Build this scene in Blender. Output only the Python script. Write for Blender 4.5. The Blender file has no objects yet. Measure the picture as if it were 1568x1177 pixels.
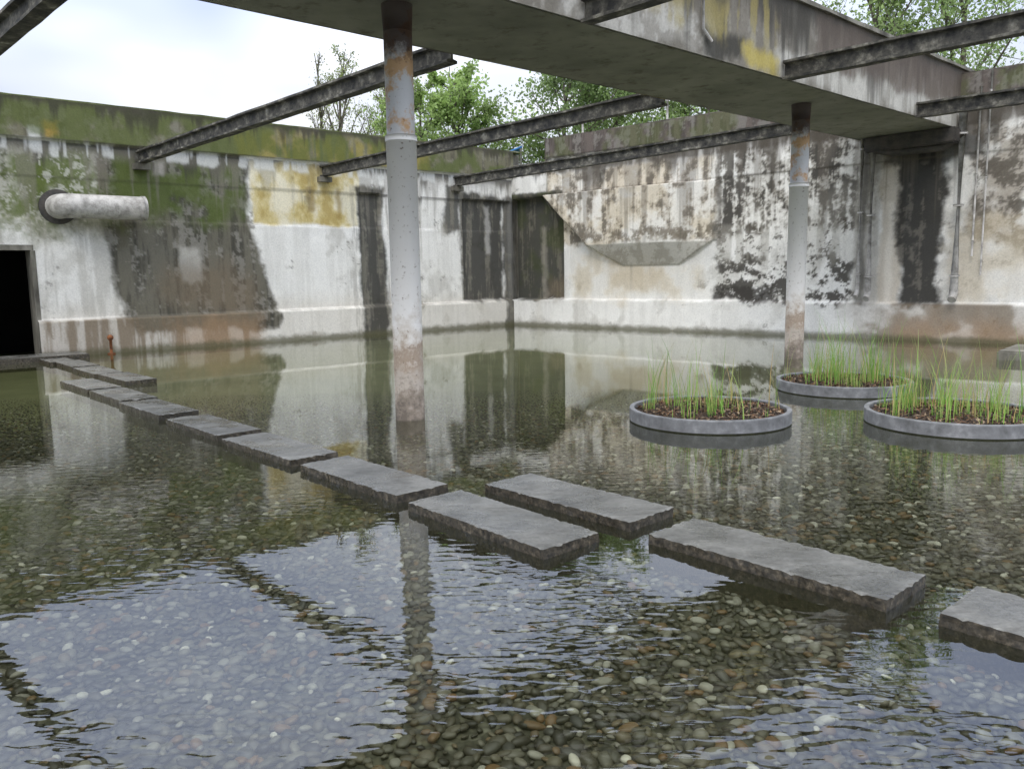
import math, bpy, bmesh, random
import numpy as np
from mathutils import Vector, Matrix
random.seed(7); rng=np.random.default_rng(7)
scene=bpy.context.scene
# ------------------------------------------------------------ helpers
def link(o,parent=None):
    scene.collection.objects.link(o)
    if parent: o.parent=parent
    return o
def empty(name):
    e=bpy.data.objects.new(name,None); e.empty_display_size=.3
    return link(e)
def mesh_obj(name,verts,faces,mat=None,parent=None,smooth=False):
    me=bpy.data.meshes.new(name); me.from_pydata([tuple(v) for v in verts],[],faces); me.update()
    if smooth: me.polygons.foreach_set('use_smooth',[True]*len(me.polygons))
    if mat: me.materials.append(mat)
    return link(bpy.data.objects.new(name,me),parent)
def bm_obj(name,bm,mat=None,parent=None,smooth=False):
    me=bpy.data.meshes.new(name); bm.to_mesh(me); bm.free()
    if smooth: me.polygons.foreach_set('use_smooth',[True]*len(me.polygons))
    if mat: me.materials.append(mat)
    return link(bpy.data.objects.new(name,me),parent)
def obox(name,o,dx,dy,x0,x1,y0,y1,z0,z1,mat,parent=None,bevel=0.0,rough=0.0,cuts=0,seg=2):
    bm=bmesh.new()
    vs=[]
    for z in (z0,z1):
        for (x,y) in ((x0,y0),(x1,y0),(x1,y1),(x0,y1)):
            vs.append(bm.verts.new((o[0]+dx[0]*x+dy[0]*y,o[1]+dx[1]*x+dy[1]*y,z)))
    for f in ((0,3,2,1),(4,5,6,7),(0,1,5,4),(1,2,6,5),(2,3,7,6),(3,0,4,7)):
        bm.faces.new([vs[i] for i in f])
    bmesh.ops.recalc_face_normals(bm,faces=bm.faces)
    if cuts:
        bmesh.ops.subdivide_edges(bm,edges=[e for e in bm.edges if e.calc_length()>.3],cuts=cuts,use_grid_fill=True)
    if rough>0:
        for v in bm.verts: v.co+=Vector([random.uniform(-rough,rough) for _ in range(3)])
    if bevel>0: bmesh.ops.bevel(bm,geom=[e for e in bm.edges if len(e.link_faces)==2 and e.calc_face_angle()>1],offset=bevel,segments=seg,affect='EDGES')
    return bm_obj(name,bm,mat,parent)
def tube(name,pts,rad,mat,parent=None,n=16,caps=True):
    verts=[];faces=[]
    if not hasattr(rad,'__len__'): rad=[rad]*len(pts)
    pts=[Vector(p) for p in pts]
    for i,p in enumerate(pts):
        if i==0: t=pts[1]-p
        elif i==len(pts)-1: t=p-pts[i-1]
        else: t=(pts[i+1]-p).normalized()+(p-pts[i-1]).normalized()
        t.normalize()
        a=t.cross(Vector((0,0,1)))
        if a.length<.05: a=Vector((1,0,0))
        a.normalize(); b=t.cross(a).normalized()
        for k in range(n):
            th=2*math.pi*k/n
            verts.append(p+(a*math.cos(th)+b*math.sin(th))*rad[i])
    for i in range(len(pts)-1):
        for k in range(n):
            k2=(k+1)%n
            faces.append((i*n+k,i*n+k2,(i+1)*n+k2,(i+1)*n+k))
    if caps:
        faces.append(tuple(range(n))); faces.append(tuple(range((len(pts)-1)*n,len(pts)*n))[::-1])
    o=mesh_obj(name,verts,faces,mat,parent)
    me=o.data
    for p in me.polygons: p.use_smooth=len(p.vertices)==4
    return o
def sstep(a,b,x):
    t=np.clip((x-a)/(b-a),0,1); return t*t*(3-2*t)
def vnoise(x,y,seed):
    xi=np.floor(x).astype(np.int64); yi=np.floor(y).astype(np.int64)
    fx=x-xi; fy=y-yi; fx=fx*fx*(3-2*fx); fy=fy*fy*(3-2*fy)
    def h(a,b):
        n=(a*374761393+b*668265263+seed*974634777)&0xffffffff
        n=((n^(n>>13))*1274126177)&0xffffffff
        n=(n^(n>>16))&0xffffffff
        return n/4294967295.0
    return (h(xi,yi)*(1-fx)+h(xi+1,yi)*fx)*(1-fy)+(h(xi,yi+1)*(1-fx)+h(xi+1,yi+1)*fx)*fy
def fbm(x,y,seed,o=5,g=.55):
    r=0;a=.5;t=0
    for i in range(o):
        r=r+a*vnoise(x*2**i+i*17.3,y*2**i+i*9.1,seed+i); t+=a; a*=g
    return r/t
# ------------------------------------------------------------ materials
def newmat(name):
    m=bpy.data.materials.new(name); m.use_nodes=True
    nt=m.node_tree; nt.nodes.clear()
    out=nt.nodes.new('ShaderNodeOutputMaterial'); b=nt.nodes.new('ShaderNodeBsdfPrincipled')
    nt.links.new(b.outputs[0],out.inputs[0])
    return m,nt,b
def ramp(nt,src,stops,interp='LINEAR'):
    r=nt.nodes.new('ShaderNodeValToRGB'); r.color_ramp.interpolation=interp
    e=r.color_ramp.elements
    while len(e)<len(stops): e.new(.5)
    for i,(p,c) in enumerate(stops): e[i].position=p; e[i].color=(c[0],c[1],c[2],1)
    nt.links.new(src,r.inputs[0]); return r.outputs[0]
def noise(nt,scale,detail=6,rough=.6,vec=None,dist=0.):
    n=nt.nodes.new('ShaderNodeTexNoise'); n.inputs['Scale'].default_value=scale; n.inputs['Detail'].default_value=min(detail,4)
    n.inputs['Roughness'].default_value=rough; n.inputs['Distortion'].default_value=dist
    if vec is None:
        tc=nt.nodes.new('ShaderNodeTexCoord'); vec=tc.outputs['Object']
    nt.links.new(vec,n.inputs['Vector']); return n.outputs['Fac']
def mapping(nt,scale=(1,1,1),rot=(0,0,0)):
    tc=nt.nodes.new('ShaderNodeTexCoord'); mp=nt.nodes.new('ShaderNodeMapping')
    mp.inputs['Scale'].default_value=scale; mp.inputs['Rotation'].default_value=rot
    nt.links.new(tc.outputs['Object'],mp.inputs['Vector']); return mp.outputs[0]
def mixc(nt,fac,a,b,mode='MIX'):
    m=nt.nodes.new('ShaderNodeMix'); m.data_type='RGBA'; m.blend_type=mode
    for s,v in ((0,fac),(6,a),(7,b)):
        if isinstance(v,bpy.types.NodeSocket): nt.links.new(v,m.inputs[s])
        elif s==0: m.inputs[0].default_value=v
        else: m.inputs[s].default_value=(v[0],v[1],v[2],1)
    return m.outputs[2]
def math_(nt,op,a,b=None):
    m=nt.nodes.new('ShaderNodeMath'); m.operation=op
    for i,v in enumerate((a,b)):
        if v is None: continue
        if isinstance(v,bpy.types.NodeSocket): nt.links.new(v,m.inputs[i])
        else: m.inputs[i].default_value=v
    return m.outputs[0]
def bump(nt,b,h,strength=.4,dist=.02):
    n=nt.nodes.new('ShaderNodeBump'); n.inputs['Strength'].default_value=strength; n.inputs['Distance'].default_value=dist
    nt.links.new(h,n.inputs['Height']); nt.links.new(n.outputs[0],b.inputs['Normal'])
def simple(name,stops,scale=4,rough=.85,bs=.4,bd=.02,vec=None,metal=0.):
    m,nt,b=newmat(name)
    n1=noise(nt,scale,8,.65,vec=mapping(nt,vec) if vec else None)
    c=ramp(nt,n1,stops); nt.links.new(c,b.inputs['Base Color'])
    b.inputs['Roughness'].default_value=rough; b.inputs['Metallic'].default_value=metal
    bump(nt,b,noise(nt,scale*6,2,.6),bs,bd); return m
def stainmat(name,rough=.85):
    m,nt,b=newmat(name)
    at=nt.nodes.new('ShaderNodeAttribute'); at.attribute_name='Col'
    fine=noise(nt,30,3,.8)
    g=ramp(nt,fine,[(.28,(.82,.82,.82)),(.6,(1.05,1.05,1.05))])
    nt.links.new(mixc(nt,1.,at.outputs['Color'],g,'MULTIPLY'),b.inputs['Base Color'])
    b.inputs['Roughness'].default_value=rough
    bump(nt,b,fine,.3,.012); return m
m_wall=stainmat('stained_plaster'); m_side=stainmat('channel_side_stains')
m_conc=simple('weathered_concrete',[(.3,(.05,.045,.035)),(.5,(.16,.15,.12)),(.7,(.3,.28,.24))],2.5,vec=(1,1,.35))
m_mosstop=simple('mossy_wall_top',[(.3,(.03,.035,.012)),(.5,(.08,.10,.02)),(.7,(.22,.21,.15))],3)
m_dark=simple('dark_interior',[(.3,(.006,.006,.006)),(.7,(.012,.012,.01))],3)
m_steel=simple('lichened_steel',[(.36,(.02,.02,.019)),(.52,(.07,.066,.055)),(.64,(.18,.17,.14)),(.76,(.45,.44,.4))],5,vec=(1,1,1))
m_pipe=simple('grey_pipe',[(.3,(.18,.17,.15)),(.6,(.48,.46,.43))],5,rough=.6)
m_darkpipe=simple('dark_pipe',[(.3,(.02,.02,.018)),(.6,(.07,.06,.05))],5,rough=.6)
m_rust=simple('rusty_metal',[(.3,(.05,.018,.008)),(.6,(.25,.09,.03))],12,rough=.8)
m_coping=simple('weathered_coping',[(.3,(.04,.032,.026)),(.5,(.095,.08,.065)),(.7,(.2,.175,.15))],3,vec=(1,1,.3))
m_under,nt,b=newmat('beam_soffit_concrete')
s1=ramp(nt,noise(nt,.8,4,.6),[(.3,(.125,.128,.094)),(.5,(.19,.192,.148)),(.7,(.25,.25,.2))])
s2=ramp(nt,noise(nt,4,4,.7),[(.30,(.55,.5,.42)),(.45,(1,1,1)),(.75,(1.12,1.12,1.1))])
nt.links.new(mixc(nt,1.,s1,s2,'MULTIPLY'),b.inputs['Base Color']); b.inputs['Roughness'].default_value=.85; bump(nt,b,noise(nt,12,3,.6),.25,.01)
# ------------------------------------------------------------ wall frames
K=Vector((.09,25.88,0))
LD=Vector((-.751,-.660,0)).normalized(); LN=Vector((.660,-.751,0)).normalized()
RD=Vector((.743,-.669,0)).normalized(); RN=Vector((-.669,-.743,0)).normalized()
WHITE=(.82,.805,.755);BLACK=(.032,.030,.022);BROWN=(.18,.135,.085);MOSS=(.085,.115,.015);YEL=(.52,.40,.10)
GREY=(.38,.36,.31);TAN=(.60,.51,.36);DKBR=(.07,.058,.042);MID=(.21,.19,.155)
def lay(col,c,m):
    m=np.clip(m,0,1)[...,None]; return col*(1-m)+np.array(c)*m
def box(s,z,s0,s1,z0,z1,soft=.08,wob=.15,seed=1):
    ws=s+wob*((fbm(s*1.3,z*1.5,seed,6,.66)-.5)*2); wz=z+wob*((fbm(s*1.9,z*1.3,seed+50,6,.66)-.5)*2)
    return sstep(s0-soft,s0+soft,ws)*(1-sstep(s1-soft,s1+soft,ws))*sstep(z0-soft,z0+soft,wz)*(1-sstep(z1-soft,z1+soft,wz))
def drips(s,z,ztop,lmin,lmax,seed,dens=.5,freq=3.):
    L=lmin+(lmax-lmin)*sstep(dens,.85,fbm(s*freq,s*0+.5,seed,6,.72))
    return (z<ztop)*sstep(ztop-L*1.25-.1,ztop-L*.55+.03,z)
def thr(n,a,w=.03): return sstep(a-w,a+w,n)
def paint_left(s,z):
    col=np.ones(s.shape+(3,))*np.array(WHITE)
    st=fbm(s*6,z*.5,11,6,.65); mo=fbm(s*1.6,z*1.6,12,6); mf=fbm(s*6,z*6,13,6,.7); vf=fbm(s*14,z*9,14,4,.7)
    col=col*(.86+.22*mo)[...,None]
    col=lay(col,GREY,.4*thr(mo,.62,.07)+.2*thr(st,.56,.1))
    col=lay(col,DKBR,thr(mf*.6+mo*.4,.67,.02)*.55)
    col=lay(col,(.5,.44,.34),(1-sstep(.75,1.3,z+.6*(mo-.5)))*.35)
    far=box(s,z,11.2,40,2.75,4.7,.35,.7,21)
    col=lay(col,(.33,.32,.25),far*.85); col=lay(col,(.05,.047,.034),far*thr(.5*st+.5*mf,.495,.06)*.85); col=lay(col,MOSS,far*thr(mo,.45,.1)*.85)
    col=lay(col,(.1,.13,.02),box(s,z,12.9,40,2.6,4.0,.25,.5,20)*thr(mf,.42,.08)*.7)
    col=lay(col,(.58,.57,.5),far*thr(vf*.5+mf*.5,.58,.03)*.6)
    low=box(s,z,11.4,40,.8,3.0,.2,.3,22); col=lay(col,GREY,low*(.2+.35*thr(st,.52,.1)))
    sl=s+(3.0-z)*.2*(z<3.0)
    dk=box(sl,z,8.5,11.9,.4,4.75,.09,.25,23)
    col=lay(col,(.09,.08,.05),dk*.93); col=lay(col,BLACK,dk*thr(st,.49,.09)*.75)
    col=lay(col,GREY,dk*thr(mf*.5+st*.5,.555,.04)*.45)
    col=lay(col,(.075,.105,.014),box(s,z,8.7,11.9,2.9,4.3,.3,.5,24)*thr(mo,.45,.09)*.85)
    col=lay(col,(.45,.43,.38),box(s,z,9.8,10.25,1.55,2.3,.08,.18,25)*.75)
    col=lay(col,(.42,.40,.36),box(s,z,10.5,10.75,3.9,4.2,.05,.1,25)*.7)
    col=lay(col,BROWN,box(s,z,8.5,10.6,.8,1.9,.4,.5,26)*.6)
    yb=box(s,z,5.5,8.45,2.9,4.45,.05,.1,27); yn=fbm(s*1.6,z*1.1,31,6,.62)
    col=lay(col,(.76,.68,.45),yb*.7); col=lay(col,YEL,yb*thr(yn,.52,.1)*.7); col=lay(col,(.36,.25,.06),yb*thr(yn,.63,.05)*.6)
    col=lay(col,(.25,.17,.05),box(s,z,6.8,7.02,3.25,3.85,.06,.12,28)*.7)
    col=lay(col,(.32,.22,.06),box(s,z,6.0,6.13,3.1,3.85,.06,.12,29)*.7)
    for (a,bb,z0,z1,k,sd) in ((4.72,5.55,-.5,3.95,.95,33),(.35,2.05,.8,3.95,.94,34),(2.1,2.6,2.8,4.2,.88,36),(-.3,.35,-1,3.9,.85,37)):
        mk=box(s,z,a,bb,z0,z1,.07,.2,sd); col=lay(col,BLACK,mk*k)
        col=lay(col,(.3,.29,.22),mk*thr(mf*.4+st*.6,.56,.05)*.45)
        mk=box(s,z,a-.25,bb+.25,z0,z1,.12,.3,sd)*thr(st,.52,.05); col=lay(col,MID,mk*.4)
    col=lay(col,(.6,.58,.54),box(s,z,.85,1.05,2.2,3.6,.06,.15,38)*.55)
    col=lay(col,(.045,.042,.03),drips(s,z,4.45,.1,1.0,41,.46,1.9)*.82*(1-.6*yb))
    col=lay(col,MID,drips(s,z,4.4,.2,3.2,43,.50,2.8)*.45*(1-.5*yb))
    col=lay(col,BLACK,drips(s,z,3.8,.03,.6,42,.5,3.)*.7*(s<8.4)*thr(mf,.38,.05)*(1-.5*yb))
    col=lay(col,(.7,.7,.66),box(s,z,2,15,4.2,4.5,.05,.12,44)*thr(st,.5,.05)*.7)
    pp=sstep(4.48,4.52,z)
    col=lay(col,(.17,.16,.10),pp); col=lay(col,DKBR,pp*thr(st,.51,.1)*.75); col=lay(col,(.27,.255,.19),pp*thr(mf*.5+st*.5,.54,.05)*.65)
    col=lay(col,(.30,.25,.06),pp*box(s,z,3.2,9,4.3,5.1,.2,.4,45)*thr(st,.44,.1)*.8)
    col=lay(col,(.5,.3,.05),pp*box(s,z,12.6,12.85,4.5,4.8,.06,.2,46)*.7)
    col=lay(col,(.62,.62,.58),box(s,z,12.95,13.15,4.3,4.7,.04,.1,47)*.9)
    col=lay(col,MOSS,pp*thr(mo,.48,.09)*.7)
    col=lay(col,(.035,.03,.02),pp*drips(s,z,5.3,.05,.7,48,.42,3.)*.75)
    pl=1-sstep(.74,.78,z)
    col=lay(col,BROWN,pl*box(s,z,8.5,40,-1,2,.3,.4,51)*(.4+.5*thr(st,.48,.1)))
    col=lay(col,(.34,.21,.11),pl*box(s,z,8.5,10.5,-1,.6,.3,.4,52)*.5)
    for zz,q in ((.76,.5),(2.88,.35),(3.74,.22)): col=lay(col,DKBR,np.exp(-((z-zz)/.018)**2)*q*thr(mo,.45,.1))
    col=lay(col,(.09,.085,.04),(1-sstep(.03,.18,z+.16*(mf-.5)))*.8)
    return col
def prof_left(s,z):
    rec=(((s>4.8)&(s<5.46))|((s>.1)&(s<1.98)))&(z>.8)&(z<3.8)
    return .10*(1-sstep(.74,.79,z))+.08*sstep(4.47,4.5,z)+.012*sstep(3.70,3.76,z)+.02*(1-sstep(2.86,2.9,z))+.012*(fbm(s*3,z*3,71,4)-.5)-.10*rec.astype(float)
def chute(s,z):
    """(panel mask, hopper mask) of the chute casing on the right wall"""
    pan=((z>2.36)&(z<3.88)&(s<7.0)&(s>1.43+(3.86-z)*1.06)).astype(float)
    hop=((z<=2.36)&(z>1.76)&(s>3.03+(2.36-z)*1.85)&(s<6.98-(2.4-z)*1.62)).astype(float)
    return pan,hop
def paint_right(s,z):
    col=np.ones(s.shape+(3,))*np.array(WHITE)
    st=fbm(s*6,z*.5,111,6,.65); mo=fbm(s*1.5,z*1.5,112,6); mf=fbm(s*3.8,z*4.2,113,7,.72); vf=fbm(s*15,z*15,114,4,.7)
    pan,hop=chute(s,z)
    col=col*(.86+.22*mo)[...,None]
    col=lay(col,GREY,.4*thr(mo,.6,.08)+.15*thr(st,.55,.1))
    col=lay(col,DKBR,thr(mf*.6+mo*.4,.65,.03)*.5)
    t=box(s,z,1.4,7.0,2.4,4.5,.08,.2,121); col=lay(col,TAN,t*(.15+.5*thr(mo,.49,.09))); col=lay(col,(.32,.26,.18),t*thr(.6*mf+.4*st,.51,.06)*.65); col=lay(col,(.06,.052,.04),t*thr(.6*mf+.4*st,.575,.04)*.7)
    col=lay(col,(.15,.125,.09),box(s,z,3.0,6.9,2.42,2.75,.1,.25,129)*thr(mf,.47,.05)*.75)
    col=lay(col,TAN,box(s,z,2.3,6.6,.9,2.3,.3,.5,122)*(.15+.45*thr(mo,.5,.1)))
    col=lay(col,(.5,.4,.25),box(s,z,3.6,5.6,1.1,2.3,.3,.4,120)*.35)
    gate=sstep(.36,.58,fbm(s*.8+3,z*.7,119,3))
    u=box(s,z,7.0,10.9,2.5,4.75,.15,.4,123); n_=.40*mf+.42*st+.18*vf
    col=lay(col,(.38,.36,.31),u*thr(n_,.44,.05)*.6); col=lay(col,MID,u*thr(n_,.48,.03)*.75); col=lay(col,(.055,.05,.042),u*thr(n_,.51,.025)*(.5+.45*gate))
    v=box(s,z,7.0,10.5,.85,1.85,.1,.35,124); n2_=.8*mf+.2*vf
    col=lay(col,MID,v*thr(n2_,.47,.03)*.6); col=lay(col,(.05,.045,.036),v*thr(n2_,.50,.02)*.9)
    col=lay(col,(.04,.035,.028),box(s,z,6.95,8.6,.82,1.2,.06,.2,125)*thr(vf,.3,.1)*.9)
    mid=box(s,z,7.,10.5,1.7,2.7,.1,.3,126); col=lay(col,DKBR,mid*thr(n2_,.575,.02)*.8); col=lay(col,GREY,mid*thr(st,.52,.06)*.4)
    col=lay(col,DKBR,box(s,z,7.0,7.12,2.4,4.6,.03,.08,127)*.6)
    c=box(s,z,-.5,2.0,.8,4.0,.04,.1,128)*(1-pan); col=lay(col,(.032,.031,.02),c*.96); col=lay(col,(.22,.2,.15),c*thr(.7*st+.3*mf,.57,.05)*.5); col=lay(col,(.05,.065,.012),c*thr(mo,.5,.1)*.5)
    col=lay(col,(.5,.46,.38),box(s,z,1.0,1.2,-.2,3.0,.08,.2,129)*.3); col=lay(col,BROWN,box(s,z,1.2,2.0,.7,1.5,.2,.3,131)*.5)
    col=lay(col,(.44,.42,.36),hop*.75); col=lay(col,(.25,.22,.17),hop*thr(mf,.55,.05)*.5)
    col=lay(col,GREY,box(s,z,10.45,11.0,.8,4.6,.05,.1,132)*.6)
    col=lay(col,BLACK,box(s,z,10.55,10.72,.8,4.6,.04,.1,133)*.6)
    col=lay(col,(.46,.40,.31),box(s,z,11.0,11.5,.8,4.4,.05,.12,134)*.75)
    col=lay(col,(.72,.68,.6),box(s,z,11.15,11.32,.8,3.0,.05,.12,134)*.5)
    bl=box(s,z,11.45,12.32,.7,4.6,.09,.3,135); col=lay(col,(.024,.022,.017),bl*.97); col=lay(col,MID,bl*thr(.5*mf+.5*st,.57,.04)*.5)
    col=lay(col,(.02,.018,.014),box(s,z,10.95,13.,3.85,4.7,.1,.3,136)*.85)
    rr=box(s,z,12.8,40,2.0,4.8,.2,.6,137); col=lay(col,(.30,.25,.19),rr*thr(mo,.47,.09)*.7); col=lay(col,DKBR,rr*thr(.5*mf+.3*mo+.2*vf,.53,.04)*.8)
    col=lay(col,TAN,box(s,z,12.4,40,.9,2.6,.2,.5,138)*(.2+.35*thr(mo,.5,.1)))
    col=lay(col,(.045,.04,.03),drips(s,z,4.75,.05,1.0,141,.42,2.)*.78)
    col=lay(col,(.14,.12,.095),drips(s,z,4.8,.3,3.6,144,.47,3.2)*.5*(s>2.0)*(1-hop))
    col=lay(col,DKBR,box(s,z,-1,40,4.5,4.95,.05,.1,142)*thr(st,.42,.1)*.8)
    pl=1-sstep(.78,.82,z)
    col=lay(col,BROWN,pl*box(s,z,10.6,40,-1,2,.4,.6,151)*(.3+.5*thr(mo,.45,.1)))
    col=lay(col,(.34,.21,.11),pl*box(s,z,11.4,14.2,-1,.45,.3,.4,152)*.5)
    cp=sstep(4.93,4.96,z); col=lay(col,(.125,.10,.085),cp); col=lay(col,(.05,.04,.033),cp*thr(st,.5,.1)*.8); col=lay(col,(.26,.24,.21),cp*thr(mf*.5+st*.5,.56,.04)*.6); col=lay(col,MOSS,cp*thr(mo,.54,.07)*.4)
    for zz in (.79,3.9): col=lay(col,DKBR,np.exp(-((z-zz)/.018)**2)*.5*thr(mo,.42,.1))
    col=lay(col,(.09,.085,.04),(1-sstep(.03,.17,z+.16*(mf-.5)))*.8)
    return col
def prof_right(s,z):
    pan,hop=chute(s,z)
    rec=((s<2.02)&(z>.8)&(z<3.86)).astype(float)*(1-pan); tp=np.clip((7.0-s)/1.4,.12,1)
    return .10*(1-sstep(.78,.83,z))+.07*sstep(4.92,4.96,z)+.02*sstep(3.88,3.92,z)+.012*(fbm(s*3,z*3,171,4)-.5)+.28*pan*tp+hop*(.03+.25*tp*np.clip((z-1.76)/.6,0,1))-.26*rec
def wall_grid(name,D,N,smax,top,paint,prof,parent,hole=None,res=.03,zmin=-.3):
    ns=int(smax/res)+1; s=np.linspace(0,smax,ns); nz=int((6-zmin)/res)+1
    S,T=np.meshgrid(s,np.linspace(0,1,nz),indexing='ij')
    tp=top(S); Z=zmin+T*(tp-zmin)
    P=prof(S,Z)
    co=np.zeros(S.shape+(3,))
    for k in range(2): co[...,k]=K[k]+D[k]*S+N[k]*P
    co[...,2]=Z
    col=paint(S,Z)
    i,j=np.meshgrid(np.arange(ns-1),np.arange(nz-1),indexing='ij')
    a=(i*nz+j); q=np.stack([a,a+nz,a+nz+1,a+1],-1).reshape(-1,4)
    if hole:
        sc=S[:-1,:-1].reshape(-1)+res/2; zc=Z[:-1,:-1].reshape(-1)
        q=q[~((sc>hole[0])&(sc<hole[1])&(zc<hole[2]))]
    me=bpy.data.meshes.new(name)
    me.vertices.add(S.size); me.vertices.foreach_set('co',co.reshape(-1))
    me.loops.add(q.size); me.loops.foreach_set('vertex_index',q.reshape(-1))
    me.polygons.add(len(q)); me.polygons.foreach_set('loop_start',np.arange(len(q))*4)
    me.update(calc_edges=True)
    me.polygons.foreach_set('use_smooth',[True]*len(q))
    ca=me.color_attributes.new('Col','FLOAT_COLOR','POINT')
    rgba=np.ones((S.size,4)); rgba[:,:3]=np.clip(col.reshape(-1,3),0,1); ca.data.foreach_set('color',rgba.reshape(-1))
    me.materials.append(m_wall)
    return link(bpy.data.objects.new(name,me),parent)
DOOR=(13.3,14.35,2.24)
lw=empty('concrete_basin_wall')
wall_grid('stained_face',LD,LN,24,lambda S:5.3+0*S+.03*(fbm(S*2,S*0,5,5)-.5),paint_left,prof_left,lw,hole=DOOR)
obox('wall_core_a',K,LD,LN,-.5,DOOR[0],-.5,-.2,-.3,5.27,m_conc,lw)
obox('wall_core_b',K,LD,LN,DOOR[1],24,-.5,-.2,-.3,5.27,m_conc,lw)
obox('wall_core_lintel',K,LD,LN,DOOR[0],DOOR[1],-.5,-.2,DOOR[2],5.27,m_conc,lw)
obox('door_lintel_face',K,LD,LN,DOOR[0]-.05,DOOR[1]+.05,-.19,.03,DOOR[2]-.01,DOOR[2]+.10,m_conc,lw)
obox('wall_top',K,LD,LN,-.4,24,-.5,.085,5.285,5.32,m_mosstop,lw,rough=.008,cuts=60)
obox('door_jamb',K,LD,LN,DOOR[0]-.08,DOOR[0]+.01,-.3,.03,.0,DOOR[2]-.015,m_conc,lw)
obox('door_jamb_b',K,LD,LN,DOOR[1]-.01,DOOR[1]+.08,-.3,.03,.0,DOOR[2]-.015,m_conc,lw)
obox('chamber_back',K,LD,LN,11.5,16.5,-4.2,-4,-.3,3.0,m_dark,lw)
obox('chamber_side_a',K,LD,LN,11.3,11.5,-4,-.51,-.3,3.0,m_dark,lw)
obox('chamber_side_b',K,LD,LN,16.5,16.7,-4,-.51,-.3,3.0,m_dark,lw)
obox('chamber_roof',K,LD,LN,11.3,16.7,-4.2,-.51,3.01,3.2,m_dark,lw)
rw=empty('concrete_basin_wall')
wall_grid('stained_face',RD,RN,24,lambda S:np.where(S<1.42,4.85,5.5)+.03*(fbm(S*2,S*0,6,5)-.5),paint_right,prof_right,rw)
obox('wall_core_a',K,RD,RN,-.3,1.4,-.6,-.32,-.3,4.83,m_conc,rw)
obox('wall_core_b',K,RD,RN,1.44,24,-.6,-.32,-.3,5.47,m_conc,rw)
obox('coping',K,RD,RN,1.44,24,-.6,.085,5.48,5.52,m_coping,rw,rough=.008,cuts=60)
obox('corner_top',K,RD,RN,-.3,1.43,-.6,.01,4.84,4.88,m_conc,rw)
obox('coping_end',K,RD,RN,1.40,1.439,-.6,.07,4.85,5.5,m_coping,rw)
# ------------------------------------------------------------ main channel beam
BD=Vector((.7400,.6726,0)).normalized(); BN=Vector((BD.y,-BD.x,0))
B0=Vector((-3.17,8.82,0))
ch=empty('concrete_channel_beam')
def paint_side(s,z):
    st=fbm(s*6,z*.6,211,6,.65); mo=fbm(s*1.3,z*1.6,212,6); mf=fbm(s*5,z*4,213,6,.7)
    col=np.ones(s.shape+(3,))*np.array((.2,.18,.145)); col=col*(.7+.5*mo)[...,None]
    col=lay(col,(.58,.56,.5),box(s,z,7.9,16,4.42,4.8,.08,.25,221)*(.4+.5*thr(st,.47,.08)))
    col=lay(col,(.54,.52,.47),box(s,z,3.2,5.9,4.42,4.95,.08,.3,226)*(.35+.5*thr(mf,.5,.06)))
    col=lay(col,(.42,.40,.35),thr(mf*.5+st*.5,.54,.05)*.5)
    col=lay(col,(.075,.06,.045),sstep(4.8,5.3,z)*.8*thr(st,.42,.12)); col=lay(col,BLACK,drips(s,z,5.6,.2,1.4,222,.44,2.2)*.7)
    col=lay(col,BLACK,box(s,z,5.9,6.9,4.45,4.8,.08,.25,225)*.85)
    col=lay(col,(.50,.40,.09),box(s,z,7.0,7.8,4.45,4.72,.08,.25,223)*.8)
    col=lay(col,(.34,.28,.09),box(s,z,3.6,7.6,4.85,5.4,.2,.5,224)*thr(st,.52,.05)*.65)
    col=lay(col,(.12,.09,.07),box(s,z,9,16,4.85,5.6,.1,.3,228)*.6)
    return col
def side_grid(name,off,s0,s1,z0,z1,res=.03):
    ns=int((s1-s0)/res)+1; nz=int((z1-z0)/res)+1
    S,Z=np.meshgrid(np.linspace(s0,s1,ns),np.linspace(z0,z1,nz),indexing='ij')
    P=off+.01*(fbm(S*3,Z*3,231,4)-.5)
    co=np.zeros(S.shape+(3,))
    for k in range(2): co[...,k]=B0[k]+BD[k]*S+BN[k]*P
    co[...,2]=Z
    i,j=np.meshgrid(np.arange(ns-1),np.arange(nz-1),indexing='ij'); a=(i*nz+j); q=np.stack([a,a+nz,a+nz+1,a+1],-1).reshape(-1,4)
    me=bpy.data.meshes.new(name); me.from_pydata(co.reshape(-1,3).tolist(),[],q.tolist()); me.update()
    ca=me.color_attributes.new('Col','FLOAT_COLOR','POINT'); rgba=np.ones((S.size,4)); rgba[:,:3]=np.clip(paint_side(S,Z).reshape(-1,3),0,1); ca.data.foreach_set('color',rgba.reshape(-1))
    me.materials.append(m_side); me.polygons.foreach_set('use_smooth',[True]*len(q)); return link(bpy.data.objects.new(name,me),ch)
W=2.03; BS0=-14.; BS1=15.6
obox('soffit_slab',B0,BD,BN,BS0,BS1,0.02,W-.02,4.42,4.62,m_under,ch,bevel=.02)
obox('side_wall_right',B0,BD,BN,BS0,BS1,W-.2,W-.015,4.625,5.57,m_conc,ch)
obox('side_wall_left',B0,BD,BN,BS0,BS1,0,.18,4.625,5.57,m_conc,ch)
side_grid('side_face_right',W,BS0,BS1,4.425,5.585); side_grid('side_face_left',-.01,BS0,BS1,4.425,5.585)
obox('rim_right',B0,BD,BN,BS0,BS1,W-.24,W+.05,5.59,5.65,m_conc,ch,rough=.008,cuts=60)
obox('wall_corbel',B0,BD,BN,14.6,15.4,.25,W+.1,4.1,4.41,m_darkpipe,ch,bevel=.03)
tube('side_conduit',[B0+BD*5.9+BN*(W+.04)+Vector((0,0,5.6)),B0+BD*5.9+BN*(W+.04)+Vector((0,0,4.75)),B0+BD*6.1+BN*(W+.04)+Vector((0,0,4.62))],.02,m_pipe,ch,8)
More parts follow.
